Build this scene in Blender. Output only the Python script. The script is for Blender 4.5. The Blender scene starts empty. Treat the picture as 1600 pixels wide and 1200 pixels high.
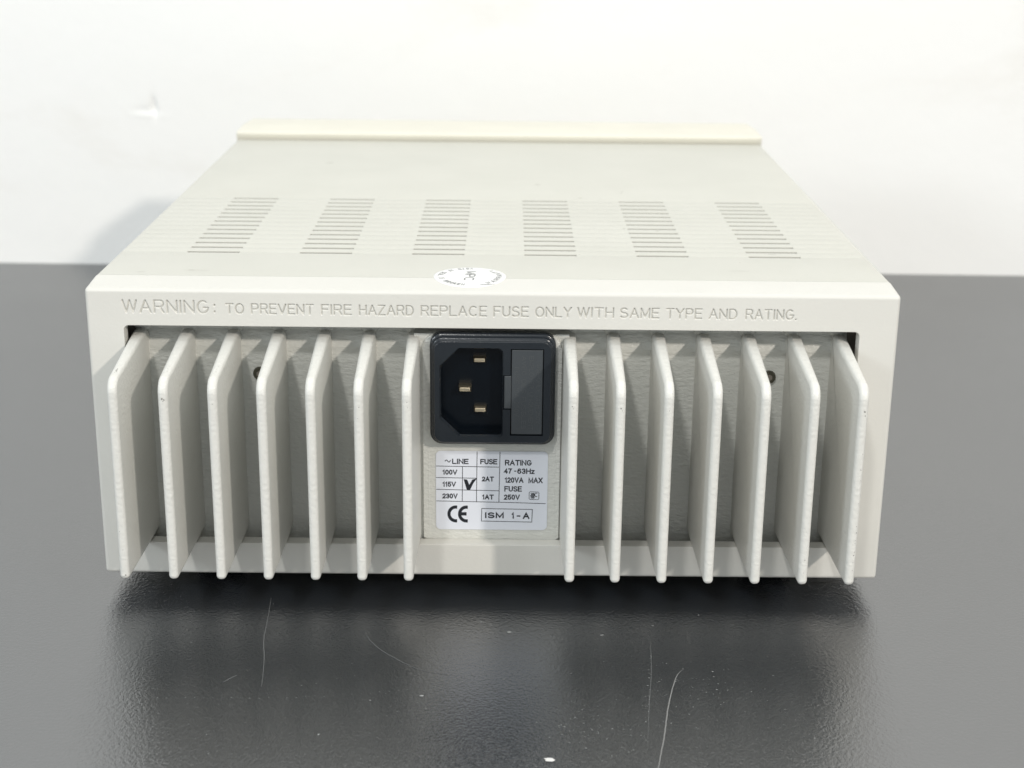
import bpy, bmesh, math, random
import numpy as np
from mathutils import Vector, Matrix
random.seed(7)
scene = bpy.context.scene
C = scene.collection
mm = 0.001

# ---------------------------------------------------------------- camera
cam_d = bpy.data.cameras.new("camera")
cam = bpy.data.objects.new("camera", cam_d); C.objects.link(cam)
cam.location = (0.00417, -0.47754, 0.22349)
cam.rotation_euler = (1.2564495, -0.0102980, -0.0010695)
cam_d.sensor_width = 36.0
cam_d.lens = 2421.676 / 1600 * 36
cam_d.clip_start = 0.01; cam_d.clip_end = 20
cam_d.dof.use_dof = True
cam_d.dof.focus_distance = 0.495
cam_d.dof.aperture_fstop = 17
scene.camera = cam

# ---------------------------------------------------------------- room light
world = bpy.data.worlds.new("World"); scene.world = world
world.use_nodes = True
bg = world.node_tree.nodes["Background"]
bg.inputs[0].default_value = (0.90, 0.965, 1.0, 1)
bg.inputs[1].default_value = 0.66

def lamp(name, pos, target, size, watts, col, size_y=None):
    d = bpy.data.lights.new(name, 'AREA'); d.energy = watts; d.color = col
    d.size = size
    if size_y: d.shape = 'RECTANGLE'; d.size_y = size_y
    o = bpy.data.objects.new(name, d); C.objects.link(o)
    o.location = pos
    o.rotation_euler = (Vector(target) - Vector(pos)).to_track_quat('-Z', 'Y').to_euler()
    return o
lamp("lamp_right", (1.17, -1.55, 1.10), (0, 0, 0.05), 0.10, 23, (1.0, 0.925, 0.84))
lamp("lamp_left", (-0.42, -1.50, 1.66), (0, 0, 0.05), 0.12, 13, (1.0, 0.99, 0.96))
lamp("lamp_side", (-1.50, -1.12, 0.76), (0, 0, 0.05), 0.40, 8, (0.88, 0.95, 1.0))
lamp("fill_wall", (0.1, -0.25, 1.65), (0.0, 0.47, 0.75), 1.6, 4.6, (1.0, 0.985, 0.95), 0.35)  # added fill light, aimed at the wall to brighten it

scene.view_settings.view_transform = 'Standard'
scene.view_settings.look = 'None'
scene.view_settings.exposure = 0.0
scene.view_settings.gamma = 1.0

# ---------------------------------------------------------------- materials
def mat(name, col, rough=0.5, metal=0.0, spec=0.5, ior=1.5):
    m = bpy.data.materials.new(name); m.use_nodes = True
    b = m.node_tree.nodes['Principled BSDF']
    b.inputs['Base Color'].default_value = (*col, 1)
    b.inputs['Roughness'].default_value = rough
    b.inputs['Metallic'].default_value = metal
    b.inputs['Specular IOR Level'].default_value = spec
    b.inputs['IOR'].default_value = ior
    return m
def N(m, t): return m.node_tree.nodes.new(t)
def Lk(m, a, b): m.node_tree.links.new(a, b)
def coords(m, scale=(1, 1, 1), space='Object'):
    tc = N(m, 'ShaderNodeTexCoord'); mp = N(m, 'ShaderNodeMapping')
    mp.inputs['Scale'].default_value = scale
    Lk(m, tc.outputs[space], mp.inputs['Vector']); return mp.outputs['Vector']
def noise(m, vec, scale, detail=2, rough=0.5, dist=0):
    n = N(m, 'ShaderNodeTexNoise'); n.inputs['Scale'].default_value = scale
    n.inputs['Detail'].default_value = detail; n.inputs['Roughness'].default_value = rough
    n.inputs['Distortion'].default_value = dist
    Lk(m, vec, n.inputs['Vector']); return n.outputs['Fac']
def math_n(m, op, a, b=None, clamp=False):
    n = N(m, 'ShaderNodeMath'); n.operation = op; n.use_clamp = clamp
    for i, v in enumerate((a, b)):
        if v is None: continue
        if isinstance(v, (int, float)): n.inputs[i].default_value = v
        else: Lk(m, v, n.inputs[i])
    return n.outputs[0]
def ramp(m, fac, stops):
    r = N(m, 'ShaderNodeValToRGB'); Lk(m, fac, r.inputs[0])
    el = r.color_ramp.elements
    while len(el) < len(stops): el.new(0.5)
    for e, (p, c) in zip(el, stops):
        e.position = p; e.color = (*c, 1) if isinstance(c, tuple) else (c, c, c, 1)
    return r.outputs[0]
def bump(m, h, dist, strength=1.0, prev=None):
    b = N(m, 'ShaderNodeBump'); b.inputs['Distance'].default_value = dist
    b.inputs['Strength'].default_value = strength
    Lk(m, h, b.inputs['Height'])
    if prev is not None: Lk(m, prev, b.inputs['Normal'])
    return b.outputs['Normal']
def BS(m): return m.node_tree.nodes['Principled BSDF']

def paint(name, c1, c2, rough, layers, speck=0.0):
    m = mat(name, c1, rough)
    v = coords(m)
    f = noise(m, v, 28, 5, 0.6)
    col = ramp(m, f, [(0.35, c1), (0.65, c2)])
    if speck:
        s = noise(m, v, 520, 2, 0.5)
        k = ramp(m, s, [(0.225, tuple(x * 0.55 for x in c1)), (0.25, (1, 1, 1))])
        mx = N(m, 'ShaderNodeMix'); mx.data_type = 'RGBA'; mx.blend_type = 'MULTIPLY'
        mx.inputs[0].default_value = speck
        Lk(m, col, mx.inputs[6]); Lk(m, k, mx.inputs[7]); col = mx.outputs[2]
    Lk(m, col, BS(m).inputs['Base Color'])
    prev = None
    for (sc, scale, det, dist, st) in layers:
        vv = coords(m, sc)
        prev = bump(m, noise(m, vv, scale, det, 0.55), dist, st, prev)
    if prev is not None: Lk(m, prev, BS(m).inputs['Normal'])
    return m
CASE1, CASE2 = (0.575, 0.57, 0.512), (0.60, 0.594, 0.536)
M_case = paint("housing_paint", CASE1, CASE2, 0.42, [((1, 1, 1), 900, 2, 0.00012, 0.55)], 0.35)
M_frame = paint("frame_paint", (0.655, 0.645, 0.60), (0.675, 0.664, 0.62), 0.40, [((1, 1, 1.6), 650, 2, 0.00012, 0.35)])
M_cast = paint("cast_paint", (0.65, 0.655, 0.615), (0.67, 0.672, 0.635), 0.36, [((0.55, 1, 1.3), 800, 2, 0.0006, 0.7)], 0.3)
M_fin = paint("fin_paint", (0.685, 0.68, 0.64), (0.705, 0.70, 0.66), 0.38, [((1, 1, 1.2), 700, 2, 0.0004, 0.6)], 0.25)
M_cream = paint("cream_plastic", (0.74, 0.715, 0.62), (0.77, 0.745, 0.645), 0.45, [((1, 1, 1), 900, 2, 0.0001, 0.3)])
M_dark = mat("dark_interior", (0.22, 0.195, 0.165), 0.8)
M_slot_shade = mat("slot_shade", (0.33, 0.32, 0.295), 0.7)  # shade inside the vent slots, put into the colour of the case paint
M_black = paint("black_plastic", (0.013, 0.017, 0.022), (0.019, 0.023, 0.028), 0.22, [((1, 1, 1), 1500, 2, 0.00008, 0.5)])
M_socket = mat("socket_black", (0.002, 0.004, 0.007), 0.25, spec=0.3)
M_drawer = paint("fuse_drawer_plastic", (0.045, 0.052, 0.058), (0.055, 0.062, 0.068), 0.40, [((1, 1, 1), 1300, 2, 0.00008, 0.4)])
M_brass = mat("pin_metal", (0.88, 0.74, 0.52), 0.3, 1.0)
M_label = mat("label_film", (0.77, 0.80, 0.87), 0.3)
M_ink = mat("label_ink", (0.012, 0.014, 0.02), 0.45)
M_sticker = mat("sticker_paper", (0.86, 0.86, 0.84), 0.35)
M_greyink = mat("sticker_ink", (0.25, 0.255, 0.26), 0.5)
M_rubber = mat("foot_rubber", (0.02, 0.02, 0.02), 0.8)
M_steel = mat("screw_steel", (0.10, 0.095, 0.07), 0.45, 0.7)
M_chip = mat("bare_chip", (0.26, 0.25, 0.23), 0.5)
M_scratch = mat("scratch_wear", (0.24, 0.24, 0.235), 0.7)
M_dust = mat("dust", (0.38, 0.39, 0.38), 0.9)
M_flake = mat("paint_flake_white", (0.75, 0.74, 0.72), 0.6)

# laminate table: dark, semi-gloss, orange-peel texture
M_table = mat("table_laminate", (0.05, 0.052, 0.055), 0.24, ior=2.8)
v = coords(M_table)
big = noise(M_table, v, 6, 4, 0.55)
Lk(M_table, ramp(M_table, big, [(0.3, (0.009, 0.012, 0.017)), (0.7, (0.015, 0.018, 0.022))]), BS(M_table).inputs['Base Color'])
rg = noise(M_table, v, 14, 5, 0.6)
Lk(M_table, ramp(M_table, rg, [(0.3, 0.13), (0.75, 0.20)]), BS(M_table).inputs['Roughness'])
n1 = bump(M_table, noise(M_table, v, 900, 2, 0.5), 0.0005, 0.30)
n2 = bump(M_table, noise(M_table, v, 2600, 1, 0.5), 0.0002, 0.4, n1)
Lk(M_table, n2, BS(M_table).inputs['Normal'])

# painted wall: white, faint smudges and roller texture
M_wall = mat("wall_paint", (0.88, 0.88, 0.86), 0.6)
v = coords(M_wall)
sm = noise(M_wall, coords(M_wall, (1, 1, 2.2)), 4.5, 6, 0.62, 0.6)
Lk(M_wall, ramp(M_wall, sm, [(0.27, (0.86, 0.845, 0.81)), (0.44, (0.915, 0.91, 0.89)), (0.7, (0.925, 0.925, 0.91))]), BS(M_wall).inputs['Base Color'])
n1 = bump(M_wall, noise(M_wall, v, 9, 3, 0.5), 0.004, 0.35)
n2 = bump(M_wall, noise(M_wall, v, 120, 3, 0.6), 0.001, 0.25, n1)
Lk(M_wall, n2, BS(M_wall).inputs['Normal'])

# ---------------------------------------------------------------- mesh helpers
def obj(name, bm_or_me, mats, parent=None, smooth=False, loc=None):
    if isinstance(bm_or_me, bmesh.types.BMesh):
        me = bpy.data.meshes.new(name)
        bmesh.ops.recalc_face_normals(bm_or_me, faces=bm_or_me.faces[:])
        bm_or_me.to_mesh(me); bm_or_me.free()
    else: me = bm_or_me
    if not isinstance(mats, (list, tuple)): mats = [mats]
    if not me.materials:
        for m in mats: me.materials.append(m)
    if smooth:
        for p in me.polygons: p.use_smooth = True
    o = bpy.data.objects.new(name, me); C.objects.link(o)
    if loc: o.location = loc
    if parent: o.parent = parent
    return o
def auto_smooth(me, deg=35):
    me.set_sharp_from_angle(angle=math.radians(deg))
def box(bm, x0, x1, y0, y1, z0, z1, mi=0):
    vs = [bm.verts.new((x, y, z)) for x in (x0, x1) for y in (y0, y1) for z in (z0, z1)]
    for f in ((0, 1, 3, 2), (4, 6, 7, 5), (0, 4, 5, 1), (2, 3, 7, 6), (0, 2, 6, 4), (1, 5, 7, 3)):
        bm.faces.new([vs[i] for i in f]).material_index = mi
    return vs
def bevel(bm, w, seg=3, edges=None):
    bmesh.ops.bevel(bm, geom=(edges or bm.edges[:]), offset=w, segments=seg, profile=0.5, affect='EDGES', clamp_overlap=True)
def prism(bm, pts, y0, y1, mi=0):
    """polygon given in (x, z), extruded along y"""
    a = [bm.verts.new((x, y0, z)) for x, z in pts]
    b = [bm.verts.new((x, y1, z)) for x, z in pts]
    bm.faces.new(a).material_index = mi; bm.faces.new(b[::-1]).material_index = mi
    n = len(pts)
    for i in range(n):
        bm.faces.new((a[i], b[i], b[(i + 1) % n], a[(i + 1) % n])).material_index = mi
    return a, b
def round_poly(pts, rad, seg=6):
    out = []; n = len(pts)
    for i in range(n):
        r = rad[i] if isinstance(rad, (list, tuple)) else rad
        p0, p1, p2 = Vector(pts[i - 1]), Vector(pts[i]), Vector(pts[(i + 1) % n])
        if r <= 0: out.append(tuple(p1)); continue
        d0, d1 = (p0 - p1).normalized(), (p2 - p1).normalized()
        ang = math.acos(max(-1, min(1, d0.dot(d1))))
        t = r / math.tan(ang / 2)
        c = p1 + (d0 + d1).normalized() * (r / math.sin(ang / 2))
        a0 = p1 + d0 * t - c; a1 = p1 + d1 * t - c
        th0 = math.atan2(a0.y, a0.x); th1 = math.atan2(a1.y, a1.x)
        d = (th1 - th0 + math.pi) % (2 * math.pi) - math.pi
        for k in range(seg + 1):
            th = th0 + d * k / seg
            out.append((c.x + r * math.cos(th), c.y + r * math.sin(th)))
    return out
def boolean(target, cutter, op='DIFFERENCE'):
    md = target.modifiers.new("b", 'BOOLEAN'); md.operation = op; md.object = cutter; md.solver = 'EXACT'
    dg = bpy.context.evaluated_depsgraph_get(); dg.update()
    me = bpy.data.meshes.new_from_object(target.evaluated_get(dg))
    target.modifiers.clear(); old = target.data; target.data = me
    bpy.data.objects.remove(cutter)
def ribbon(bm, pts, w, z=None, axis='z', taper=False):
    """flat strip following points; in the xy plane (axis z) or the xz plane (axis y)"""
    prev = None; n = len(pts)
    for i, p in enumerate(pts):
        p = Vector(p)
        t = (Vector(pts[min(i + 1, n - 1)]) - Vector(pts[max(i - 1, 0)])).normalized()
        nrm = Vector((-t.y, t.x))
        ww = w / 2 * ((0.25 + 0.75 * math.sin(math.pi * i / (n - 1))) if taper else 1)
        q = []
        for s in (-1, 1):
            a = p + nrm * ww * s
            q.append(bm.verts.new((a.x, a.y, z) if axis == 'z' else (a.x, z, a.y)))
        if prev: bm.faces.new((prev[0], prev[1], q[1], q[0]))
        prev = q
def spline(pts, n=12):
    out = []
    P = [pts[0]] + list(pts) + [pts[-1]]
    for i in range(1, len(P) - 2):
        for k in range(n):
            t = k / n
            out.append(tuple(0.5 * ((2 * P[i][j]) + (-P[i - 1][j] + P[i + 1][j]) * t + (2 * P[i - 1][j] - 5 * P[i][j] + 4 * P[i + 1][j] - P[i + 2][j]) * t * t + (-P[i - 1][j] + 3 * P[i][j] - 3 * P[i + 1][j] + P[i + 2][j]) * t ** 3) for j in range(2)))
    out.append(tuple(pts[-1])); return out

def fit_text(bm, s, x0, x1, y0, y1, place, w=0.2, gap=0.26):
    """pen-stroke lettering fitted into the box (x0..x1, y0..y1); place(u, v, h) maps it onto a surface"""
    tot = sum(G[c][0] if c != ' ' else .5 for c in s) + gap * (len(s) - 1)
    hgt = y1 - y0 - w; sx = (x1 - x0 - w) / tot if tot > .05 else hgt
    x = 0; lift = 0
    for c in s:
        if c == ' ': x += .5 + gap; continue
        wc, strokes = G[c]
        for st in strokes:
            P = [Vector((x0 + w / 2 + (x + p[0]) * sx, y0 + w / 2 + p[1] * hgt)) for p in st]
            P = [p for k, p in enumerate(P) if k == 0 or (p - P[k - 1]).length > 1e-6]
            n = len(P)
            if n < 2: continue
            closed = (P[0] - P[-1]).length < 1e-5
            prev = None; lift += 1
            for k in range(n):
                if closed: a, b = P[(k - 1) % (n - 1)] if k else P[-2], P[1] if k in (0, n - 1) else P[k + 1]
                else: a, b = P[max(k - 1, 0)], P[min(k + 1, n - 1)]
                d0 = (P[k] - a).normalized() if (P[k] - a).length > 1e-9 else None
                d1 = (b - P[k]).normalized() if (b - P[k]).length > 1e-9 else None
                d0 = d0 or d1; d1 = d1 or d0
                t = d0 + d1
                if t.length < 0.2: t = d0
                t.normalize(); nr = Vector((-t.y, t.x))
                m = w / 2 / max(0.45, nr.dot(Vector((-d0.y, d0.x))))
                pos = P[k]
                if not closed and k == 0: pos = pos - d1 * w / 2
                if not closed and k == n - 1: pos = pos + d0 * w / 2
                q = [bm.verts.new(place((pos + nr * sgn * m).x, (pos + nr * sgn * m).y, lift)) for sgn in (-1, 1)]
                if prev: bm.faces.new((prev[0], prev[1], q[1], q[0]))
                prev = q
        x += wc + gap

def tag(o, label, cat, kind=None, group=None):
    o['label'] = label; o['category'] = cat
    if kind: o['kind'] = kind
    if group: o['group'] = group

# ================================================================= SETTING
ZT = -8 * mm
bm = bmesh.new()
box(bm, -1.6, 1.6, -1.1, 0.4665, ZT - 0.03, ZT)
table = obj("table_top", bm, M_table)
table['kind'] = 'structure'
tag(table, "dark grey semi-gloss laminate table top with fine scratches under the instrument", "table")
table.rotation_euler = (0, 0, math.radians(-0.72))

# wall: fine grid so the little gouge is real relief
bm = bmesh.new()
xs = [-2.4, -1.2, -0.5] + list(np.arange(-0.26, -0.16, 0.0012)) + [0.0, 0.5, 1.2, 2.4]
zs = [-0.9, -0.3, 0.0] + list(np.arange(0.05, 0.13, 0.0012)) + [0.2, 0.6, 2.4]
DX, DZ = -0.2107, 0.0885
def wall_rel(x, z):
    dx, dz = (x - DX) / mm, (z - DZ) / mm
    up = -2.6 * math.exp(-((dx + dz * 0.10) / 1.3) ** 2 - ((dz - 1.5) / 5.5) ** 2)          # upright crease, pushed in
    flap = 0.4 * math.exp(-((dz + 3.6 + 0.05 * dx) / 1.5) ** 2 - ((dx + 4) / 9) ** 2)        # horizontal ridge, standing out
    fold = -0.5 * math.exp(-((dz + 0.3) / 2.2) ** 2 - ((dx + 5) / 6) ** 2)
    return (up + flap + fold) * mm
g = [[bm.verts.new((x, -wall_rel(x, z), z)) for z in zs] for x in xs]
for i in range(len(xs) - 1):
    for j in range(len(zs) - 1):
        bm.faces.new((g[i][j], g[i + 1][j], g[i + 1][j + 1], g[i][j + 1]))
wall = obj("wall", bm, M_wall, smooth=True, loc=(0, 0.4668, 0))
wall.rotation_euler = (0, 0, math.radians(-0.72))
wall['kind'] = 'structure'
tag(wall, "plain white painted wall behind the table with a small gouge at upper left", "wall")

# ================================================================= INSTRUMENT
W = 130 * mm; SEAM = 13.8 * mm; ZC = 99.9 * mm; H = 98.85 * mm; DEPTH = 289.7 * mm
root = bpy.data.objects.new("test_instrument", None); C.objects.link(root)
root.empty_display_size = 0.02; root.location = (0, 0, ZT)
tag(root, "beige bench test instrument seen from behind, with heat sink fins, mains inlet and vented top", "test instrument")
def part(name, bm_or_me, mats, parent=None, smooth=False):
    o = obj(name, bm_or_me, mats, None, smooth)
    p = parent or root
    o.parent = p
    o.matrix_parent_inverse = Matrix.Translation((0, 0, 0))
    if p is root: o.location = (0, 0, -ZT)      # all parts are modelled with z = 0 at the case bottom
    return o

# ---- housing: folded cover, fine grooves over the whole top, real slots in six columns
cols = [(-106.5 + 38.94 * k, -106.5 + 38.94 * k + 18.1) for k in range(6)]
rows = [47.8 + 7.29 * k for k in range(14)]
SLW = 2.0
xs = [-130.0]
for a, b in cols: xs += [a, b]
xs.append(130.0)
ysz = [(SEAM / mm, 0)]
for r in rows: ysz += [(r - SLW / 2 - 0.35, 0), (r - SLW / 2, -0.06), (r + SLW / 2, -0.06), (r + SLW / 2 + 0.35, 0)]
ysz.append((289.7, 0))
bm = bmesh.new()
R = 1.6
prof = [(-130.0, 0.0)] + [(-130 + R - R * math.cos(t), -R + R * math.sin(t)) for t in np.linspace(0, math.pi / 2, 5)]
left = [(x, z) for x, z in prof[1:]]
allx = [(-130.0, -99.9)] + left + [(x, 0) for x in xs[1:-1]] + [(-x, z) for x, z in left[::-1]] + [(130.0, -99.9)]
grid = []
for y, dz in ysz:
    row = []
    for x, z in allx:
        zz = 99.9 + z + (dz if z > -1.0 else 0)
        row.append(bm.verts.new((x * mm, y * mm, zz * mm)))
    grid.append(row)
colset = set()
for j in range(len(allx) - 1):
    xa, xb = allx[j][0], allx[j + 1][0]
    if any(abs(xa - a) < 1e-6 and abs(xb - b) < 1e-6 for a, b in cols): colset.add(j)
for i in range(len(ysz) - 1):
    groove = ysz[i][1] < 0 and ysz[i + 1][1] < 0
    for j in range(len(allx) - 1):
        if groove and j in colset: continue
        bm.faces.new((grid[i][j], grid[i][j + 1], grid[i + 1][j + 1], grid[i + 1][j]))
for f in bm.faces: f.smooth = True
me = bpy.data.meshes.new("housing")
bm.faces.new([v for v in grid[-1]])
# bottom
bm.faces.new((grid[0][0], grid[-1][0], grid[-1][-1], grid[0][-1]))
bm.to_mesh(me); bm.free()
auto_smooth(me, 25)
housing = part("housing", me, M_case)

# one vent slot = a lined pocket; 84 copies share its mesh
bm = bmesh.new()
hx, hy, dp = 9.05 * mm, SLW / 2 * mm, 2.2 * mm
t0 = [bm.verts.new((sx * hx, sy * hy, 0)) for sx, sy in ((-1, -1), (1, -1), (1, 1), (-1, 1))]
t1 = [bm.verts.new((v.co.x, v.co.y, -0.30 * mm)) for v in t0]
t2 = [bm.verts.new((v.co.x, v.co.y, -dp)) for v in t0]
for k in range(4):
    bm.faces.new((t0[k], t0[(k + 1) % 4], t1[(k + 1) % 4], t1[k])).material_index = 0
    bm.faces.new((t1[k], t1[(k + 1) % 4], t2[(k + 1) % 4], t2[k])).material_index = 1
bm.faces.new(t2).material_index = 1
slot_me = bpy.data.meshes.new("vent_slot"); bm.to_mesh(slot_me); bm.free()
slot_me.materials.append(M_case); slot_me.materials.append(M_slot_shade)
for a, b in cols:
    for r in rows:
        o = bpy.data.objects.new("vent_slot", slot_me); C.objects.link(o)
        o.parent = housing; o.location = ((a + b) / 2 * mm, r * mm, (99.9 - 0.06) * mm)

# ---- rear frame: box section with a wide opening, open at the back
bm = bmesh.new()
side = [(0, 0), (0, H), (SEAM, ZC - 0.02 * mm), (SEAM, 0)]
a = [bm.verts.new((-W, y, z)) for y, z in side]; b = [bm.verts.new((W, y, z)) for y, z in side]
bm.faces.new(a); bm.faces.new(b[::-1])
for i in range(4): bm.faces.new((a[i], b[i], b[(i + 1) % 4], a[(i + 1) % 4]))
bm.edges.ensure_lookup_table()
ed = [e for e in bm.edges if not all(abs(v.co.y - SEAM) < 1e-7 for v in e.verts)]
bevel(bm, 1.3 * mm, 4, ed)
frame = part("rear_frame", bm, M_frame)
bm = bmesh.new()
pts = round_poly([(-118.2 * mm, 11.4 * mm), (117.6 * mm, 11.4 * mm), (117.6 * mm, 86.7 * mm), (-118.2 * mm, 86.7 * mm)], [1 * mm, 1 * mm, 1.6 * mm, 1.6 * mm])
prism(bm, pts, -0.02, 0.05)
cut = obj("cut", bm, M_frame, loc=(0, 0, -ZT * 0)); cut.location = (0, 0, 0); cut.parent = root; cut.location = (0, 0, -ZT)
boolean(frame, cut)
bm = bmesh.new(); box(bm, -127.2 * mm, 127.2 * mm, 4.8 * mm, 0.05, 2 * mm, 95.6 * mm)
cut = obj("cut", bm, M_frame); cut.parent = root; cut.location = (0, 0, -ZT)
boolean(frame, cut)
# soften the lip of the opening
bm = bmesh.new(); bm.from_mesh(frame.data)
lip = [e for e in bm.edges if all(abs(v.co.y) < 1e-6 for v in e.verts) and all(-119 * mm < v.co.x < 118.5 * mm and 11 * mm < v.co.z < 87 * mm for v in e.verts) and e.calc_length() > 1e-5]
bevel(bm, 0.35 * mm, 2, lip); bm.to_mesh(frame.data); bm.free()
EX0, EX1, EZ0, EZ1 = -121.5, 100.5, 89.5, 96.1
bm = bmesh.new(); box(bm, EX0 * mm, EX1 * mm, -0.01, 0.0014, EZ0 * mm, EZ1 * mm)
cut = obj("cut", bm, M_frame); cut.parent = root; cut.location = (0, 0, -ZT)
boolean(frame, cut)
for p in frame.data.polygons: p.use_smooth = True
auto_smooth(frame.data, 30)
for o_ in (frame,):
    o_.modifiers.new('weighted_normals', 'WEIGHTED_NORMAL').keep_sharp = True

# engraved warning: a finely divided face pushed in along each pen stroke
def arc(cx, cy, rx, ry, a0, a1, n=8):
    return [(cx + rx * math.cos(math.radians(a0 + (a1 - a0) * k / n)), cy + ry * math.sin(math.radians(a0 + (a1 - a0) * k / n))) for k in range(n + 1)]
G = {
 'A': (0.95, [[(0, 0), (.475, 1), (.95, 0)], [(.17, .35), (.78, .35)]]),
 'C': (0.95, [arc(.48, .5, .48, .5, 50, 310, 14)]),
 'D': (0.88, [[(0, 0), (0, 1), (.40, 1)] + arc(.40, .5, .48, .5, 90, -90, 10) + [(0, 0)]]),
 'E': (0.78, [[(.78, 0), (0, 0), (0, 1), (.78, 1)], [(0, .52), (.68, .52)]]),
 'F': (0.76, [[(0, 0), (0, 1), (.76, 1)], [(0, .52), (.64, .52)]]),
 'G': (0.95, [arc(.48, .5, .48, .5, 50, 330, 14) + [(.95, .45), (.55, .45)]]),
 'H': (0.84, [[(0, 0), (0, 1)], [(.84, 0), (.84, 1)], [(0, .52), (.84, .52)]]),
 'I': (0.02, [[(0, 0), (0.001, 1)]]),
 'L': (0.74, [[(0, 1), (0, 0), (.74, 0)]]),
 'M': (0.98, [[(0, 0), (0, 1), (.49, .1), (.98, 1), (.98, 0)]]),
 'N': (0.86, [[(0, 0), (0, 1), (.86, 0), (.86, 1)]]),
 'O': (0.98, [arc(.49, .5, .49, .5, 90, 450, 20)]),
 'P': (0.82, [[(0, 0), (0, 1), (.55, 1)] + arc(.55, .73, .27, .27, 90, -90, 8) + [(0, .46)]]),
 'R': (0.84, [[(0, 0), (0, 1), (.56, 1)] + arc(.56, .74, .26, .26, 90, -90, 8) + [(0, .48)], [(.50, .48), (.84, 0)]]),
 'S': (0.82, [arc(.41, .75, .38, .25, 30, 270, 10)[:-1] + arc(.41, .25, .41, .25, 90, -150, 10)]),
 'T': (0.88, [[(0, 1), (.88, 1)], [(.44, 1), (.44, 0)]]),
 'U': (0.84, [[(0, 1), (0, .38)] + arc(.42, .38, .42, .38, 180, 360, 10) + [(.84, 1)]]),
 'V': (0.92, [[(0, 1), (.46, 0), (.92, 1)]]),
 'W': (1.25, [[(0, 1), (.31, 0), (.625, 1), (.94, 0), (1.25, 1)]]),
 'Y': (0.90, [[(0, 1), (.45, .48), (.90, 1)], [(.45, .48), (.45, 0)]]),
 'B': (0.80, [[(0, 0), (0, 1), (.5, 1)] + arc(.5, .76, .24, .24, 90, -90, 7) + [(0, .52)], [(.5, .52)] + arc(.52, .26, .28, .26, 90, -90, 7) + [(0, 0)]]),
 'K': (0.82, [[(0, 0), (0, 1)], [(.78, 1), (0, .36)], [(.28, .58), (.82, 0)]]),
 'Q': (0.98, [arc(.49, .5, .49, .5, 90, 450, 20), [(.6, .25), (.95, -.05)]]),
 'X': (0.88, [[(0, 0), (.86, 1)], [(.02, 1), (.88, 0)]]),
 '0': (0.66, [arc(.33, .5, .33, .5, 90, 450, 16)]),
 '1': (0.34, [[(0, .78), (.15, .84), (.26, 1), (.26, 0)]]),
 '2': (0.66, [arc(.33, .70, .32, .30, 165, -20, 9) + [(.5, .42), (.12, .16), (0, 0), (.66, 0)]]),
 '3': (0.66, [arc(.33, .74, .30, .26, 160, -90, 9) + arc(.33, .26, .33, .26, 90, -160, 9)]),
 '4': (0.70, [[(.52, 0), (.52, 1), (0, .26), (.70, .26)]]),
 '5': (0.66, [[(.60, 1), (.10, 1), (.03, .50)] + arc(.32, .32, .33, .32, 130, -150, 11)]),
 '6': (0.66, [arc(.36, .68, .30, .32, 35, 170, 6) + arc(.33, .31, .33, .31, 180, -180, 16)]),
 '7': (0.64, [[(0, 1), (.64, 1), (.34, .5), (.22, 0)]]),
 'z': (0.50, [[(0, .68), (.48, .68), (0, 0), (.50, 0)]]),
 '-': (0.45, [[(0, .4), (.45, .4)]]),
 'Z': (0.82, [[(0, 1), (.82, 1), (0, 0), (.82, 0)]]),
 ':': (0.02, [[(0, .74), (.001, .68)], [(0, .16), (.001, .1)]]),
 '.': (0.02, [[(0, .02), (.02, 0)]]),
}
def px2x(u): return -85.4 + (u - 352) * 0.2043
words = [("WARNING", 192, 325, 3.95, .30), (":", 335, 336, 3.7, .30), ("TO", 353, 380, 3.1, .26), ("PREVENT", 393, 489, 3.1, .26),
         ("FIRE", 502.5, 548, 3.1, .26), ("HAZARD", 561.5, 645, 3.1, .26), ("REPLACE", 658, 759.5, 3.1, .26), ("FUSE", 771.5, 824.5, 3.1, .26),
         ("ONLY", 837, 892, 3.1, .26), ("WITH", 902.5, 958, 3.1, .26), ("SAME", 969.5, 1029, 3.1, .26), ("TYPE", 1041.5, 1096, 3.1, .26),
         ("AND", 1108.5, 1151, 3.1, .26), ("RATING.", 1166, 1244, 3.1, .26)]
segs = []
for wd, u0, u1, hgt, hw in words:
    gap = 0.34
    tot = sum(G[c][0] for c in wd) + gap * (len(wd) - 1)
    x0, x1 = px2x(u0), px2x(u1)
    sx = (x1 - x0) / tot if tot > 0.1 else hgt
    x = 0
    for c in wd:
        wc, strokes = G[c]
        for st in strokes:
            for p, q in zip(st[:-1], st[1:]):
                X = lambda t: x0 + (x + t) * sx
                zb = lambda t: 91.05 - (X(t) + 118) * 0.0016
                segs.append((X(p[0]), zb(p[0]) + p[1] * hgt, X(q[0]), zb(q[0]) + q[1] * hgt, hw))
        x += wc + gap
nx, nz = 1481, 45
gx = np.linspace(EX0, EX1, nx); gz = np.linspace(EZ0, EZ1, nz)
GX, GZ = np.meshgrid(gx, gz, indexing='ij')
Hh = np.full(GX.shape, 9.0)
for (ax, az, bx, bz, hw) in segs:
    i0 = max(0, int((min(ax, bx) - 1 - EX0) / (EX1 - EX0) * (nx - 1))); i1 = min(nx, int((max(ax, bx) + 1 - EX0) / (EX1 - EX0) * (nx - 1)) + 2)
    X, Z = GX[i0:i1], GZ[i0:i1]
    dx, dz = bx - ax, bz - az; L2 = dx * dx + dz * dz + 1e-12
    t = np.clip(((X - ax) * dx + (Z - az) * dz) / L2, 0, 1)
    d = np.hypot(X - ax - t * dx, Z - az - t * dz) / hw
    Hh[i0:i1] = np.minimum(Hh[i0:i1], d)
dep = 0.62 * (0.5 + 0.5 * np.cos(np.pi * np.clip((Hh - 0.25) / 0.95, 0, 1)))
dep = np.where(Hh > 1.2, 0, dep)
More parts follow.
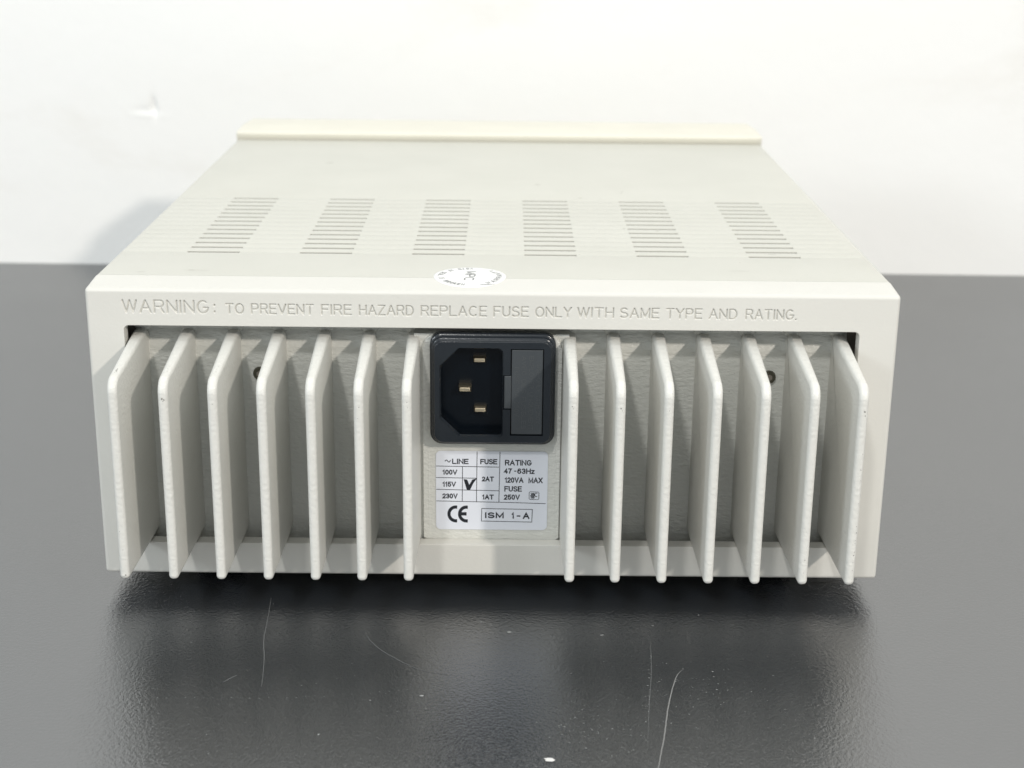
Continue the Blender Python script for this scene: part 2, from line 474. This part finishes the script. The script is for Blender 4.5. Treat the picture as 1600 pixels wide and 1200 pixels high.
V = np.stack([GX * mm, dep * mm, GZ * mm], -1).reshape(-1, 3)
idx = np.arange(nx * nz).reshape(nx, nz)
F = np.stack([idx[:-1, :-1], idx[1:, :-1], idx[1:, 1:], idx[:-1, 1:]], -1).reshape(-1, 4)
me = bpy.data.meshes.new("engraved_warning")
me.from_pydata(V.tolist(), [], F.tolist()); me.update()
for p in me.polygons: p.use_smooth = True
eng = part("engraved_warning", me, M_frame)
eng['label'] = 'engraved line WARNING: TO PREVENT FIRE HAZARD REPLACE FUSE ONLY WITH SAME TYPE AND RATING.'

# inner walls either side of the heat sink and behind it
bm = bmesh.new()
box(bm, -126.5 * mm, 126.5 * mm, 14.6 * mm, 16.6 * mm, 2.5 * mm, 95 * mm)
part("inner_bulkhead", bm, M_dark)

# ---- heat sink plate: cast, top edge leaning back, raised boss in the middle
bm = bmesh.new()
PY = 12.0
prof = [(PY, 4), (PY, 76.4), (PY + 0.2, 77.2), (PY + 1.7, 81.2), (PY + 2.2, 82.0), (PY + 2.4, 90), (PY + 5.5, 90), (PY + 5.5, 4)]
x0, x1 = -117.1, 116.7
a = [bm.verts.new((x0 * mm, y * mm, z * mm)) for y, z in prof]; b = [bm.verts.new((x1 * mm, y * mm, z * mm)) for y, z in prof]
bm.faces.new(a); bm.faces.new(b[::-1])
for i in range(len(prof)): bm.faces.new((a[i], b[i], b[(i + 1) % len(prof)], a[(i + 1) % len(prof)]))
plate = part("heat_sink_plate", bm, M_cast)
bm = bmesh.new()
pts = round_poly([(-22.9 * mm, 10.6 * mm), (22.5 * mm, 10.6 * mm), (22.5 * mm, 83.6 * mm), (-22.9 * mm, 83.6 * mm)], [1.2 * mm, 1.2 * mm, 5 * mm, 5 * mm])
prism(bm, pts, 5.1 * mm, 14 * mm)
bm.edges.ensure_lookup_table()
bevel(bm, 0.9 * mm, 3, [e for e in bm.edges if all(abs(v.co.y - 5.1 * mm) < 1e-7 for v in e.verts)])
cut = obj("cut", bm, M_cast); cut.parent = root; cut.location = (0, 0, -ZT)
boolean(plate, cut, 'UNION')
bm = bmesh.new(); box(bm, -25.7 * mm, 24.75 * mm, 6.3 * mm, 14 * mm, 10.4 * mm, 83.2 * mm)
cut = obj("cut", bm, M_cast); cut.parent = root; cut.location = (0, 0, -ZT)
boolean(plate, cut, 'UNION')
bm = bmesh.new(); box(bm, -18.2 * mm, 17.6 * mm, 0.001, 0.04, 49.4 * mm, 81.3 * mm)
cut = obj("cut", bm, M_cast); cut.parent = root; cut.location = (0, 0, -ZT)
boolean(plate, cut)
for p in plate.data.polygons: p.use_smooth = True
auto_smooth(plate.data, 30)
plate.modifiers.new('weighted_normals', 'WEIGHTED_NORMAL').keep_sharp = True
# thin raised casting line beside the label and thin parting lines between the fins
def ridge(bm, pts, y, w, h):
    n = len(pts)
    prev = None
    for i, p in enumerate(pts):
        p = Vector(p); t = (Vector(pts[min(i + 1, n - 1)]) - Vector(pts[max(i - 1, 0)])).normalized(); nr = Vector((-t.y, t.x))
        k = 0.3 + 0.7 * math.sin(math.pi * i / (n - 1))
        q = [bm.verts.new(((p + nr * s * w / 2).x * mm, (y - hh * k) * mm, (p + nr * s * w / 2).y * mm)) for s, hh in ((-1, -0.05), (0, h), (1, -0.05))]
        if prev:
            bm.faces.new((prev[0], prev[1], q[1], q[0])); bm.faces.new((prev[1], prev[2], q[2], q[1]))
        prev = q
bm = bmesh.new()
for x, z, l in ((34.6, 48.7, 5.5), (52.6, 35.5, 5.0), (67.3, 29.2, 5.0), (82.3, 39.1, 6.5), (98.2, 38.6, 4.5), (-80.5, 54.2, 4.0), (66.2, 45.8, 2.0), (97.5, 27.0, 3.5)):
    x, z = .15 + .9645 * x, 7.9 + .9645 * z
    ridge(bm, spline([(x - l / 2, z), (x - l / 6, z + .12), (x + l / 5, z + .05), (x + l / 2, z - .25)], 4), PY, 0.5, 0.28)
ridge(bm, spline([(-20.9, 14), (-21.1, 28), (-21.0, 43)], 6), 5.1, 0.7, 0.16)
ridge(bm, spline([(20.9, 14), (20.8, 38), (21.0, 66), (20.9, 79)], 6), 5.1, 0.8, 0.2)
for f in bm.faces: f.smooth = True
o = part("casting_line", bm, M_cast, plate); o["kind"] = "stuff"

# ---- fins
YF = -31.0
def fin_mesh(bot_cut=0.0):
    out = round_poly([(PY + 3.2, 79.5), (11.3, 82.6), (9.0, 82.75), (YF, 78.0), (YF, 12.1), (PY + 3.2, 11.8)], [0, 0.6, 1.2, 5.0, 1.4, 0], 7)
    # first point: top at the plate; the closing edge (bottom back -> top back) lies inside the plate
    P = [Vector(p) for p in out]; n = len(P)
    inn = []
    for i in range(n):
        t = (P[min(i + 1, n - 1)] - P[max(i - 1, 0)]).normalized()
        inn.append(Vector((-t.y, t.x)) if True else None)
    cx = Vector((-8, 46))
    def hw(y):  return 1.52 + (y - YF) / 44 * 0.65
    bm = bmesh.new(); rings = []
    r = 1.35
    for s in (-1, 1):
        ks = [0, 1, 2, 3, 4] if s == -1 else [3, 2, 1, 0]
        for k in ks:
            th = k / 4 * math.pi / 2
            ins = r * (1 - math.sin(th)) if k < 4 else 0
            ring = []
            for p, nn in zip(P, inn):
                d = nn if nn.dot(cx - p) > 0 else -nn
                q = p + d * ins
                if abs(p.x - (PY + 3.2)) < 1e-6: q.x = p.x
                wdt = hw(q.x); flat = wdt - r * 0.98
                ring.append(bm.verts.new((s * (flat + (wdt - flat) * math.cos(th)) * mm, q.x * mm, q.y * mm)))
            rings.append(ring)
    for a, b in zip(rings[:-1], rings[1:]):
        for i in range(n - 1): bm.faces.new((a[i], a[i + 1], b[i + 1], b[i]))
        bm.faces.new((a[n - 1], a[0], b[0], b[n - 1]))
    bm.faces.new(rings[0]); bm.faces.new(rings[-1][::-1])
    bmesh.ops.recalc_face_normals(bm, faces=bm.faces[:])
    me = bpy.data.meshes.new("fin"); bm.to_mesh(me); bm.free()
    for p in me.polygons: p.use_smooth = True
    auto_smooth(me, 50)
    me.materials.append(M_fin)
    return me
fin_me = fin_mesh()
fx = [-115.5, -100.1, -85.1, -70.2, -55.3, -40.6, -25.9, 24.95, 39.4, 54.15, 68.9, 83.7, 98.7, 113.5]
adj = [0] * 14
fins = []
for i, x in enumerate(fx):
    f = bpy.data.objects.new("fin", fin_me); C.objects.link(f); f.parent = root
    f.location = ((x + adj[i]) * mm, 0, -ZT); fins.append(f)
    f.modifiers.new('weighted_normals', 'WEIGHTED_NORMAL').keep_sharp = True
# small fillets where the fins run out into the plate at the top
bm = bmesh.new()
for i, x in enumerate(fx):
    X = (x + adj[i]) * mm
    vs = bmesh.ops.create_uvsphere(bm, u_segments=18, v_segments=10, radius=1.0)['verts']
    for v in vs:
        v.co = Vector((X + v.co.x * 3.0 * mm, (PY + 2.3) * mm + v.co.y * 1.6 * mm, 83.0 * mm + v.co.z * 2.2 * mm))
for f in bm.faces: f.smooth = True
o = part("fin_fillet", bm, M_cast, plate); o["kind"] = "stuff"

# paint chips on the fin edges
def blob(bm, c, axis, rad, n=7, stretch=1.0, z=0.0):
    """irregular flat flake; axis 'y' faces the camera, 'z' lies flat, 'x' on a fin side"""
    pts = []
    for k in range(n):
        a = 2 * math.pi * k / n; r = rad * random.uniform(0.55, 1.15)
        u, v = r * math.cos(a) * stretch, r * math.sin(a)
        if axis == 'y': pts.append((c[0] + u, c[1], c[2] + v))
        elif axis == 'z': pts.append((c[0] + u, c[1] + v, c[2]))
        else: pts.append((c[0], c[1] + u, c[2] + v))
    bm.faces.new([bm.verts.new(p) for p in pts])
def fin_chip(i, spots):
    bm = bmesh.new()
    for dx, y, z, r in spots:
        z = 8.4 + .965 * z
        blob(bm, (dx * mm, y * mm, z * mm), 'y', r * mm, 7)
    o = obj("paint_chip", bm, M_chip); o.parent = fins[i]
YC = YF - 0.04
fin_chip(1, [(-.1, YC, 66.4, .42), (.45, YC, 66.1, .3), (0.2, YC, 65.6, .18)])
fin_chip(2, [(0.1, YC, 64.8, .15)])
fin_chip(5, [(0.2, YC, 64.2, .2), (-.2, YC, 60.5, .12)])
fin_chip(6, [(0.1, YC, 66.0, .14), (.3, YC, 64.2, .12)])
fin_chip(7, [(-.35, YC, 65.1, .22), (-.1, YC, 64.4, .15)])
fin_chip(8, [(0.1, YC, 64.6, .28), (.4, YC, 63.9, .18)])
fin_chip(9, [(0.1, YC, 64.0, .16)])
fin_chip(0, [(.4, YC, 5.5, .25), (.1, YC, 14.5, .15), (-.5, YC, 21.0, .14)])
fin_chip(12, [(.2, YC, 13.0, .18), (.1, YC, 8.4, .15)])
fin_chip(13, [(.35, YC, 64.3, .34), (.55, YC, 62.9, .2)] + [(.72 + random.uniform(-.12, .22), YC + .05, z, random.uniform(.1, .2)) for z in (5, 6.2, 9.5, 12.3, 14.8, 16, 19, 20.1, 22.8, 25, 29.5, 33, 41, 44.6, 50)])
# chips on the sloping top edge of the leftmost fin: on the fin surface, facing up
bm = bmesh.new()
for dx, y, r in ((0.1, -4.0, .35), (0.0, -4.9, .45), (.15, -5.8, .35), (-.1, -6.7, .2)):
    y -= 18; zz = 83.3 - (PY + 3.2 - y) / (PY + 3.2 - YF) * 5.3 + 0.04
    blob(bm, (dx * mm, y * mm, zz * mm), 'z', r * mm, 7, 0.7)
o = obj("paint_chip", bm, M_chip); o.parent = fins[0]
bm = bmesh.new()
for dx, y, r in ((0.1, -3.6, .2), (0.3, -5.4, .18), (-.2, -6.6, .15), (.4, -1.5, .14)):
    y -= 18; zz = 83.3 - (PY + 3.2 - y) / (PY + 3.2 - YF) * 5.3 + 0.04
    blob(bm, (dx * mm, y * mm, zz * mm), 'z', r * mm, 7, 0.8)
o = obj("paint_chip", bm, M_chip); o.parent = fins[1]
o = o.copy(); C.objects.link(o); o.parent = fins[2]

# fixing screws on the plate
for x, z in ((-77.2, 67.3), (91.5, 67.7)):
    bm = bmesh.new()
    bmesh.ops.create_cone(bm, cap_ends=True, segments=20, radius1=2.3 * mm, radius2=2.1 * mm, depth=1.2 * mm, matrix=Matrix.Translation((x * mm, (PY - .4) * mm, z * mm)) @ Matrix.Rotation(math.radians(90), 4, 'X'))
    s = part("screw", bm, M_steel, plate)
    bm = bmesh.new()
    bmesh.ops.create_cone(bm, cap_ends=True, segments=6, radius1=1.1 * mm, radius2=1.1 * mm, depth=.3 * mm, matrix=Matrix.Translation((x * mm, (PY - 1.05) * mm, z * mm)) @ Matrix.Rotation(math.radians(90), 4, 'X'))
    part("screw_socket", bm, M_dark, plate)

# ---- mains inlet with fuse drawer
def fx_(x): return .18 + .957 * x
def fz_(z): return 9.53 + .957 * z
def shift(bm, dy=-21.5):      # the rear assembly was drawn about its own datum; seat it in the opening
    for v in bm.verts: v.co = Vector((fx_(v.co.x / mm) * mm, v.co.y + dy * mm, fz_(v.co.z / mm) * mm))
def rr(x0, x1, z0, z1, r, seg=7):
    return round_poly([(x0 * mm, z0 * mm), (x1 * mm, z0 * mm), (x1 * mm, z1 * mm), (x0 * mm, z1 * mm)], r * mm, seg)
bm = bmesh.new()
loops = [(26.6, 0.0, 4.2), (23.3, 0.0, 4.2), (23.0, 0.3, 4.0), (22.9, 1.0, 3.6), (22.0, 1.1, 3.5), (21.7, 1.35, 3.4), (21.6, 1.9, 3.1), (20.8, 2.0, 3.0), (20.5, 2.3, 2.8)]
L = []
for y, ins, r in loops:
    bot = ins * 0.75
    L.append([bm.verts.new((x, y * mm, z)) for x, z in rr(-21.5 + ins * .75, 21.1 - ins * .75, 38.9 + bot, 78.5 - ins, r)])
for a, b in zip(L[:-1], L[1:]):
    n = len(a)
    for i in range(n): bm.faces.new((a[i], a[(i + 1) % n], b[(i + 1) % n], b[i])).smooth = True
bm.faces.new(L[0]); bm.faces.new(L[-1][::-1])
shift(bm); inlet = part("power_inlet", bm, [M_black, M_socket])
for p in inlet.data.polygons: p.material_index = 0
# socket cavity
sock = [(-11.75, 74.2), (3.35, 74.2), (3.35, 42.6), (-11.35, 42.6), (-18.1, 49.2), (-18.1, 67.8)]
sock = [(x * mm, z * mm) for x, z in sock]
def scale_poly(p, d):
    c = Vector((-7 * mm, 58.4 * mm)); return [tuple(Vector(q) + (Vector(q) - c).normalized() * d) for q in p]
spts = round_poly(sock, [.6 * mm, 1.8 * mm, 1.2 * mm, .5 * mm, .5 * mm, .6 * mm], 4)
bm = bmesh.new(); prism(bm, spts, 0.019, 0.0262)
shift(bm); cut = obj("cut", bm, M_socket); cut.parent = root; cut.location = (0, 0, -ZT); boolean(inlet, cut)
# shallow chamfer line round the mouth
bm = bmesh.new()
o1 = [Vector(p) for p in spts]; o2 = [Vector(p) for p in scale_poly(spts, -.6 * mm)]
va = [bm.verts.new((p.x, 21.35 * mm, p.y)) for p in o2]; vb = [bm.verts.new((p.x, 20.44 * mm, p.y)) for p in o1]
n = len(va)
for i in range(n): bm.faces.new((va[i], va[(i + 1) % n], vb[(i + 1) % n], vb[i]))
shift(bm); part("socket_rim", bm, M_black, inlet)
bm = bmesh.new()   # cavity liner, tapering slightly, with a floor
n = len(spts)
c0 = [bm.verts.new((x, 25.9 * mm, z)) for x, z in spts]
c1 = [bm.verts.new((x, 36 * mm, z)) for x, z in scale_poly(spts, -.5 * mm)]
for i in range(n): bm.faces.new((c0[i], c0[(i + 1) % n], c1[(i + 1) % n], c1[i]))
bm.faces.new(c1)
# two guide ribs at the top of the cavity
for x in (-8.6, -2.4): box(bm, (x - .5) * mm, (x + .5) * mm, 23.5 * mm, 35 * mm, 72.6 * mm, 74.1 * mm)
shift(bm); part("socket_cavity", bm, M_socket, inlet)
# pins
for (x, z, tip) in ((-4.65, 69.0, 23.4), (-9.6, 59.0, 22.0), (-4.4, 51.2, 23.4)):
    bm = bmesh.new()
    sec = [(23.4, 1.75, .6), (24.4, 2.15, 1.0), (35.8, 2.1, 1.0)]
    rings = []
    for y, hx_, hz in sec:
        rings.append([bm.verts.new(((x + sx * hx_) * mm, (y + tip - 23.4) * mm if y < 30 else y * mm, (z + sz * hz) * mm)) for sx, sz in ((-1, -1), (1, -1), (1, 1), (-1, 1))])
    for a, b in zip(rings[:-1], rings[1:]):
        for i in range(4): bm.faces.new((a[i], a[(i + 1) % 4], b[(i + 1) % 4], b[i]))
    bm.faces.new(rings[0]); bm.faces.new(rings[-1][::-1])
    bevel(bm, .12 * mm, 2)
    shift(bm); part("contact_pin", bm, M_brass, inlet)
# fuse drawer, set in a narrow dark gap
bm = bmesh.new(); box(bm, 5.85 * mm, 17.05 * mm, 0.019, 0.0222, 43.15 * mm, 73.95 * mm)
shift(bm); cut = obj("cut", bm, M_socket); cut.parent = root; cut.location = (0, 0, -ZT); boolean(inlet, cut)
bm = bmesh.new(); box(bm, 3.3 * mm, 6.1 * mm, 0.019, 0.0209, 52.5 * mm, 64.7 * mm)
shift(bm); cut = obj("cut", bm, M_socket); cut.parent = root; cut.location = (0, 0, -ZT)
cut.data.validate(); boolean(inlet, cut)
bm = bmesh.new(); box(bm, 6.2 * mm, 16.75 * mm, 20.75 * mm, 23 * mm, 43.45 * mm, 73.55 * mm); bevel(bm, .25 * mm, 2)
shift(bm); part("fuse_drawer", bm, M_drawer, inlet)
bm = bmesh.new(); box(bm, 3.75 * mm, 6.1 * mm, 20.62 * mm, 23 * mm, 52.75 * mm, 64.4 * mm); bevel(bm, .3 * mm, 2)
shift(bm); part("drawer_latch", bm, M_drawer, inlet)
bm = bmesh.new()
lines = [("USE ONLY WITH 250V", 14.9, 68.5, 47.5), ("EMPLOYER UNIQUEMENT", 12.4, 71.5, 45.2), ("AVEC DES FUSIBLES", 9.9, 71.5, 45.5), ("FUSE 10A 250V", 7.5, 67.5, 50.0)]
for s, x, zt, zb in lines:    # read downwards: letter tops to the right
    fit_text(bm, s, zb, zt, 0, 1.55, lambda u, v, h, x=x, zt=zt, zb=zb: ((x + v - .3) * mm, (20.66 - .0005 * h) * mm, (zt - (u - zb)) * mm), .17, .3)
shift(bm); part("drawer_lettering", bm, mat("lettering_highlight", (0.075, 0.083, 0.088), 0.45), inlet)  # highlight on the embossing put into a colour lighter than the drawer

# ---- rating label
def lx(u): return -19.8 + (u - 210) / 1173 * 39.05
def lz(v): return 35.05 - (v - 155) / 835 * 29.35
bm = bmesh.new(); prism(bm, rr(-19.8, 19.2, 5.6, 35.05, 1.7, 6), 26.38 * mm, 26.52 * mm)
shift(bm); label = part("rating_label", bm, M_label)
label['label'] = 'white rating label with mains voltage and fuse table, CE mark and ISM 1-A box'
bm = bmesh.new()
YP = 26.355
def place(u, v, h): return (u * mm, (YP - .0006 * h) * mm, v * mm)
def T(s, u0, v0, u1, v1, bold=.02):   # crop box: left, top, right, bottom
    fit_text(bm, s, lx(u0), lx(u1), lz(v1), lz(v0), place, {.02: .40, .03: .50}[bold], .36)
def line(u0, v0, u1, v1, w=7):
    x0, z0, x1, z1 = lx(u0), lz(v0), lx(u1), lz(v1); h = w / 2 * .0333
    d = Vector((x1 - x0, z1 - z0)).normalized(); nn = Vector((-d.y, d.x)) * h
    bm.faces.new([bm.verts.new(((a + s * nn.x) * mm, (YP + .004) * mm, (b + s * nn.y) * mm)) for a, b, s in ((x0, z0, -1), (x1, z1, -1), (x1, z1, 1), (x0, z0, 1))])
T("LINE", 380, 236, 552, 292); T("FUSE", 674, 236, 852, 292); T("RATING", 932, 243, 1212, 302)
T("100V", 280, 352, 434, 406); T("115V", 280, 480, 420, 534); T("230V", 277, 606, 438, 660)
T("2AT", 692, 422, 818, 474); T("1AT", 696, 614, 818, 667)
T("47", 922, 333, 1005, 388); T("-", 1030, 358, 1052, 366); T("63Hz", 1062, 333, 1243, 390)
T("120VA", 932, 428, 1128, 486); T("MAX", 1180, 428, 1330, 488); T("FUSE", 928, 522, 1113, 580); T("250V", 925, 612, 1092, 668)
T("ISM", 727, 805, 925, 868, .03); T("1", 1008, 805, 1035, 870, .03); T("-", 1062, 838, 1100, 848, .03); T("A", 1126, 806, 1196, 873, .03)
line(212, 315, 872, 321); line(212, 437, 636, 441); line(212, 563, 872, 573); line(212, 687, 872, 696); line(866, 695, 1364, 706)
line(489, 318, 486, 692); line(641, 158, 636, 694); line(880, 160, 872, 698)
line(690, 765, 1226, 770); line(686, 900, 1222, 907); line(692, 762, 689, 903); line(1226, 768, 1222, 909)
# tilde
pts = spline([(305, 264), (322, 250), (336, 264), (350, 272), (365, 252)], 6)
ribbon(bm, [(lx(u) * mm, lz(v) * mm) for u, v in pts], .30 * mm, YP * mm, 'y')
# tick
bm.faces.new([bm.verts.new((lx(u) * mm, (YP - .004) * mm, lz(v) * mm)) for u, v in ((500, 452), (538, 456), (560, 512), (592, 456), (642, 440), (604, 492), (568, 566), (534, 566))])
# CE mark
def ce(cu, cv, ro, ri):
    o_ = [(cu + ro * math.cos(math.radians(a)) * .96, cv - ro * math.sin(math.radians(a))) for a in np.linspace(80, 280, 22)]
    i_ = [(cu + ri * math.cos(math.radians(a)) * .96, cv - ri * math.sin(math.radians(a))) for a in np.linspace(75, 285, 22)]
    A = [bm.verts.new((lx(u) * mm, YP * mm, lz(v) * mm)) for u, v in o_]; B = [bm.verts.new((lx(u) * mm, YP * mm, lz(v) * mm)) for u, v in i_]
    for k in range(len(A) - 1): bm.faces.new((A[k], A[k + 1], B[k + 1], B[k]))
ce(418, 826, 92, 57); ce(530, 826, 92, 57)
bm.faces.new([bm.verts.new((lx(u) * mm, (YP + .002) * mm, lz(v) * mm)) for u, v in ((470, 806), (532, 806), (532, 842), (470, 842))])
# small framed emblem
em = [(1190, 588), (1200, 581), (1285, 583), (1293, 592), (1292, 655), (1284, 664), (1198, 662), (1190, 654), (1190, 588)]
ribbon(bm, [(lx(u) * mm, lz(v) * mm) for u, v in em], .2 * mm, YP * mm, 'y')
for k in range(3):
    ribbon(bm, [(lx(u + 12 * k) * mm, lz(v) * mm) for u, v in spline([(1208, 595), (1216, 608), (1206, 622), (1214, 636), (1210, 652)], 4)], .28 * mm, YP * mm, 'y')
ribbon(bm, [(lx(u) * mm, lz(v) * mm) for u, v in spline([(1276, 600), (1262, 594), (1248, 610), (1258, 632), (1275, 626)], 5)], .24 * mm, YP * mm, 'y')
ribbon(bm, [(lx(u) * mm, lz(v) * mm) for u, v in ((1242, 595), (1242, 652))], .24 * mm, YP * mm, 'y')
shift(bm); part("label_print", bm, M_ink, label)

# ---- round seal sticker on the top, lying over the seam
def ztop(y): return ZC if y >= SEAM else H + (ZC - H) * y / SEAM
SC = Vector((-7.8 * mm, 16.3 * mm)); SR = 11.9 * mm
bm = bmesh.new()
rings = []
for k in range(0, 13):
    r = SR * k / 12
    if k == 0: rings.append([bm.verts.new((SC.x, SC.y, ztop(SC.y) + .1 * mm))]); continue
    rings.append([bm.verts.new((SC.x + r * math.cos(2 * math.pi * j / 64), SC.y + r * math.sin(2 * math.pi * j / 64), ztop(SC.y + r * math.sin(2 * math.pi * j / 64)) + .1 * mm)) for j in range(64)])
for j in range(64): bm.faces.new((rings[0][0], rings[1][j], rings[1][(j + 1) % 64]))
for a, b in zip(rings[1:-1], rings[2:]):
    for j in range(64): bm.faces.new((a[j], b[j], b[(j + 1) % 64], a[(j + 1) % 64]))
skirt = [bm.verts.new((v.co.x * 1, v.co.y, v.co.z - .12 * mm)) for v in rings[-1]]
for j in range(64): bm.faces.new((rings[-1][j], skirt[j], skirt[(j + 1) % 64], rings[-1][(j + 1) % 64]))
for f in bm.faces: f.smooth = True
stk = part("seal_sticker", bm, M_sticker)
stk['label'] = 'round white paper seal with thin grey lettering'
bm = bmesh.new()
def surf(x, y): return (x, y, ztop(y) + .22 * mm)
# MPC, turned a quarter clockwise
fit_text(bm, "MPC", 0, 11.8, 0, 3.5, lambda u, v, h: surf(SC.x + (-1.6 + v - .06 * (u - 4)) * mm, SC.y + (6.2 - u) * mm), .42, .3)
def ring_text(s, a0, a1, hgt=1.9):
    R0 = 10.6
    n = len(s)
    for i, c in enumerate(s):
        if c == ' ': continue
        th = math.radians(a0 + (a1 - a0) * (i + .5) / n)
        step = abs(math.radians(a1 - a0)) / n * R0 * .66
        w = .2 if c == 'I' else step
        er = Vector((math.cos(th), math.sin(th))); et = Vector((-math.sin(th), math.cos(th)))
        def pl(u, v, h, er=er, et=et, w=w):
            p = er * (R0 - v) + et * (u - w / 2)      # tops towards the centre, reading anticlockwise
            return surf(SC.x + p.x * mm, SC.y + p.y * mm)
        fit_text(bm, c, 0, w, 0, hgt, pl, .28)
ring_text("WARRANTY", -58, 52)
ring_text("VOID IF SEAL IS BROKEN", 84, 262)
# smeared print near the lower edge
for k in range(5):
    ribbon(bm, [tuple(SC + Vector(((3.2 + k * .8) * mm, (-8.6 - k * .1) * mm))), tuple(SC + Vector(((4.6 + k * .9) * mm, (-10.0 + k * .25) * mm)))], .22 * mm, 0, 'z')
for v in bm.verts:
    if v.co.z == 0: v.co.z = ztop(v.co.y) + .17 * mm
part("sticker_print", bm, M_greyink, stk)

# ---- front bezel, cream plastic, standing proud of the cover
bm = bmesh.new()
prof = [(291.9, -1.5), (291.9, 99.0), (290.1, 103.0), (290.9, 103.9), (312, 104.2), (336, 103.6), (341, 101), (342, 60), (340, -1.5)]
sh = [0.2, 0.2, 0, 0, .2, .8, 2.5, 3, 3]
a = [bm.verts.new(((-130.2 + s) * mm, y * mm, z * mm)) for (y, z), s in zip(prof, sh)]
b = [bm.verts.new(((130.2 - s) * mm, y * mm, z * mm)) for (y, z), s in zip(prof, sh)]
bm.faces.new(a); bm.faces.new(b[::-1])
for i in range(len(prof)): bm.faces.new((a[i], b[i], b[(i + 1) % len(prof)], a[(i + 1) % len(prof)]))
bevel(bm, .9 * mm, 3, [e for e in bm.edges if e.calc_length() < .3])
for f in bm.faces: f.smooth = True
me = bpy.data.meshes.new("front_bezel"); bmesh.ops.recalc_face_normals(bm, faces=bm.faces[:]); bm.to_mesh(me); bm.free(); auto_smooth(me, 30)
part("front_bezel", me, M_cream)

# ---- feet
for x in (-98, 98):
    for y in (34, 268):
        bm = bmesh.new()
        bmesh.ops.create_cone(bm, cap_ends=True, segments=28, radius1=7.5 * mm, radius2=8.5 * mm, depth=8 * mm, matrix=Matrix.Translation((x * mm, y * mm, -4 * mm)))
        part("rubber_foot", bm, M_rubber)

# small scuffs on the case
bm = bmesh.new()
Z = ZC + .03 * mm
def scuff(x, y, l, w, ang=0):
    pts = [(x * mm + l * mm * t * math.cos(ang), y * mm + l * mm * t * math.sin(ang) + random.uniform(-.05, .05) * mm) for t in np.linspace(-.5, .5, 6)]
    ribbon(bm, pts, w * mm, Z, 'z', True)
for s in ((-98, 21, 9, .25), (-100, 21.2, 2, .6), (34, 150, 1.5, .8, .3), (17, 178, 2.4, 1.5), (-77, 226, 5, 1.2, .8), (52, 163, 6, .35, 1.3), (82, 27, 7, .25), (97, 52, 3, .4), (-116, 18, 3, .3), (60, 88, 1.2, .8, .2), (48, 92, 1.0, .9, 1), (56, 90, .8, .5)):
    scuff(*s)
M_scuff = mat("scuff", (0.44, 0.43, 0.38), 0.6)
o = part("scuff_mark", bm, M_scuff, housing); o["kind"] = "stuff"

# ================================================================= TABLE WEAR
ZS = ZT + .05 * mm
ti = table.matrix_basis.inverted() if False else Matrix.Rotation(math.radians(0.72), 4, 'Z')
def on_table(o): o.parent = table; o.matrix_parent_inverse = ti
def scratch(pts, w, m=M_scratch):
    bm = bmesh.new()
    P = spline([(x * mm, y * mm) for x, y in pts], 14)
    P = [(x + random.uniform(-.06, .06) * mm, y + random.uniform(-.06, .06) * mm) for x, y in P]
    ribbon(bm, P, w * mm, ZS, 'z', True)
    on_table(obj("scratch", bm, m))
M_scr2 = mat("faint_scratch", (0.14, 0.145, 0.145), 0.75)
scratch([(59.6, -49.7), (57.2, -54.5), (53.4, -70.5), (50.4, -88.6), (47.2, -105.4), (46.2, -113)], .36)
scratch([(-40.6, -25), (-37.8, -33), (-31, -42.2), (-20.5, -51.5), (-11.4, -54.2)], .26, M_scr2)
scratch([(-74.3, -2), (-73.2, -16), (-72.2, -32.2), (-70, -46), (-68.3, -62.3)], .28, M_scr2)
scratch([(51.6, -25.5), (50.2, -48), (47.5, -72), (45, -95.5)], .16, M_scr2)
scratch([(-80.5, -60), (-78.6, -57.5), (-76.9, -55.3)], .35, M_scr2)
bm = bmesh.new()
blob(bm, (17.6 * mm, -101.9 * mm, ZS + .1 * mm), 'z', 1.1 * mm, 10, 1.9)
on_table(obj("paint_flake", bm, M_flake))
# dust and specks nobody could count
bm = bmesh.new()
def speck(x, y, r):
    r *= 1.1
    blob(bm, (x * mm, y * mm, ZS + .03 * mm), 'z', r * mm, random.choice((5, 6)), random.uniform(.7, 2.2))
for k in range(420):
    x = random.uniform(-110, 120); y = random.uniform(-112, -6)
    speck(x, y, random.choice((.07, .08, .1, .12)) * random.uniform(.7, 1.3))
for k in range(34):     # dotted rows of wear
    t = k / 33; speck(-98 + 90 * t, -69.5 + 11 * t ** 3 + random.uniform(-.4, .4), random.uniform(.08, .16))
for k in range(60):
    speck(random.gauss(28, 7), random.gauss(-84, 8), random.uniform(.08, .2))
for k in range(60):
    speck(random.gauss(62, 10), random.gauss(-62, 8), random.uniform(.07, .17))
for k in range(30):
    t = random.random(); speck(51 - 7 * t + random.uniform(-.5, .5), -40 - 55 * t, random.uniform(.08, .16))
for x, y, r in ((6, -25.4, .5), (-3, -18.5, .3), (-14.5, -21, .3), (53, -20, .35), (-20, -67, .4), (-35, -70, .3), (-48, -89.5, .35), (36, -27, .35), (69, -12, .25)):
    speck(x, y, r)
d = obj("dust", bm, M_dust); on_table(d); d['kind'] = 'stuff'

bpy.context.view_layer.update()
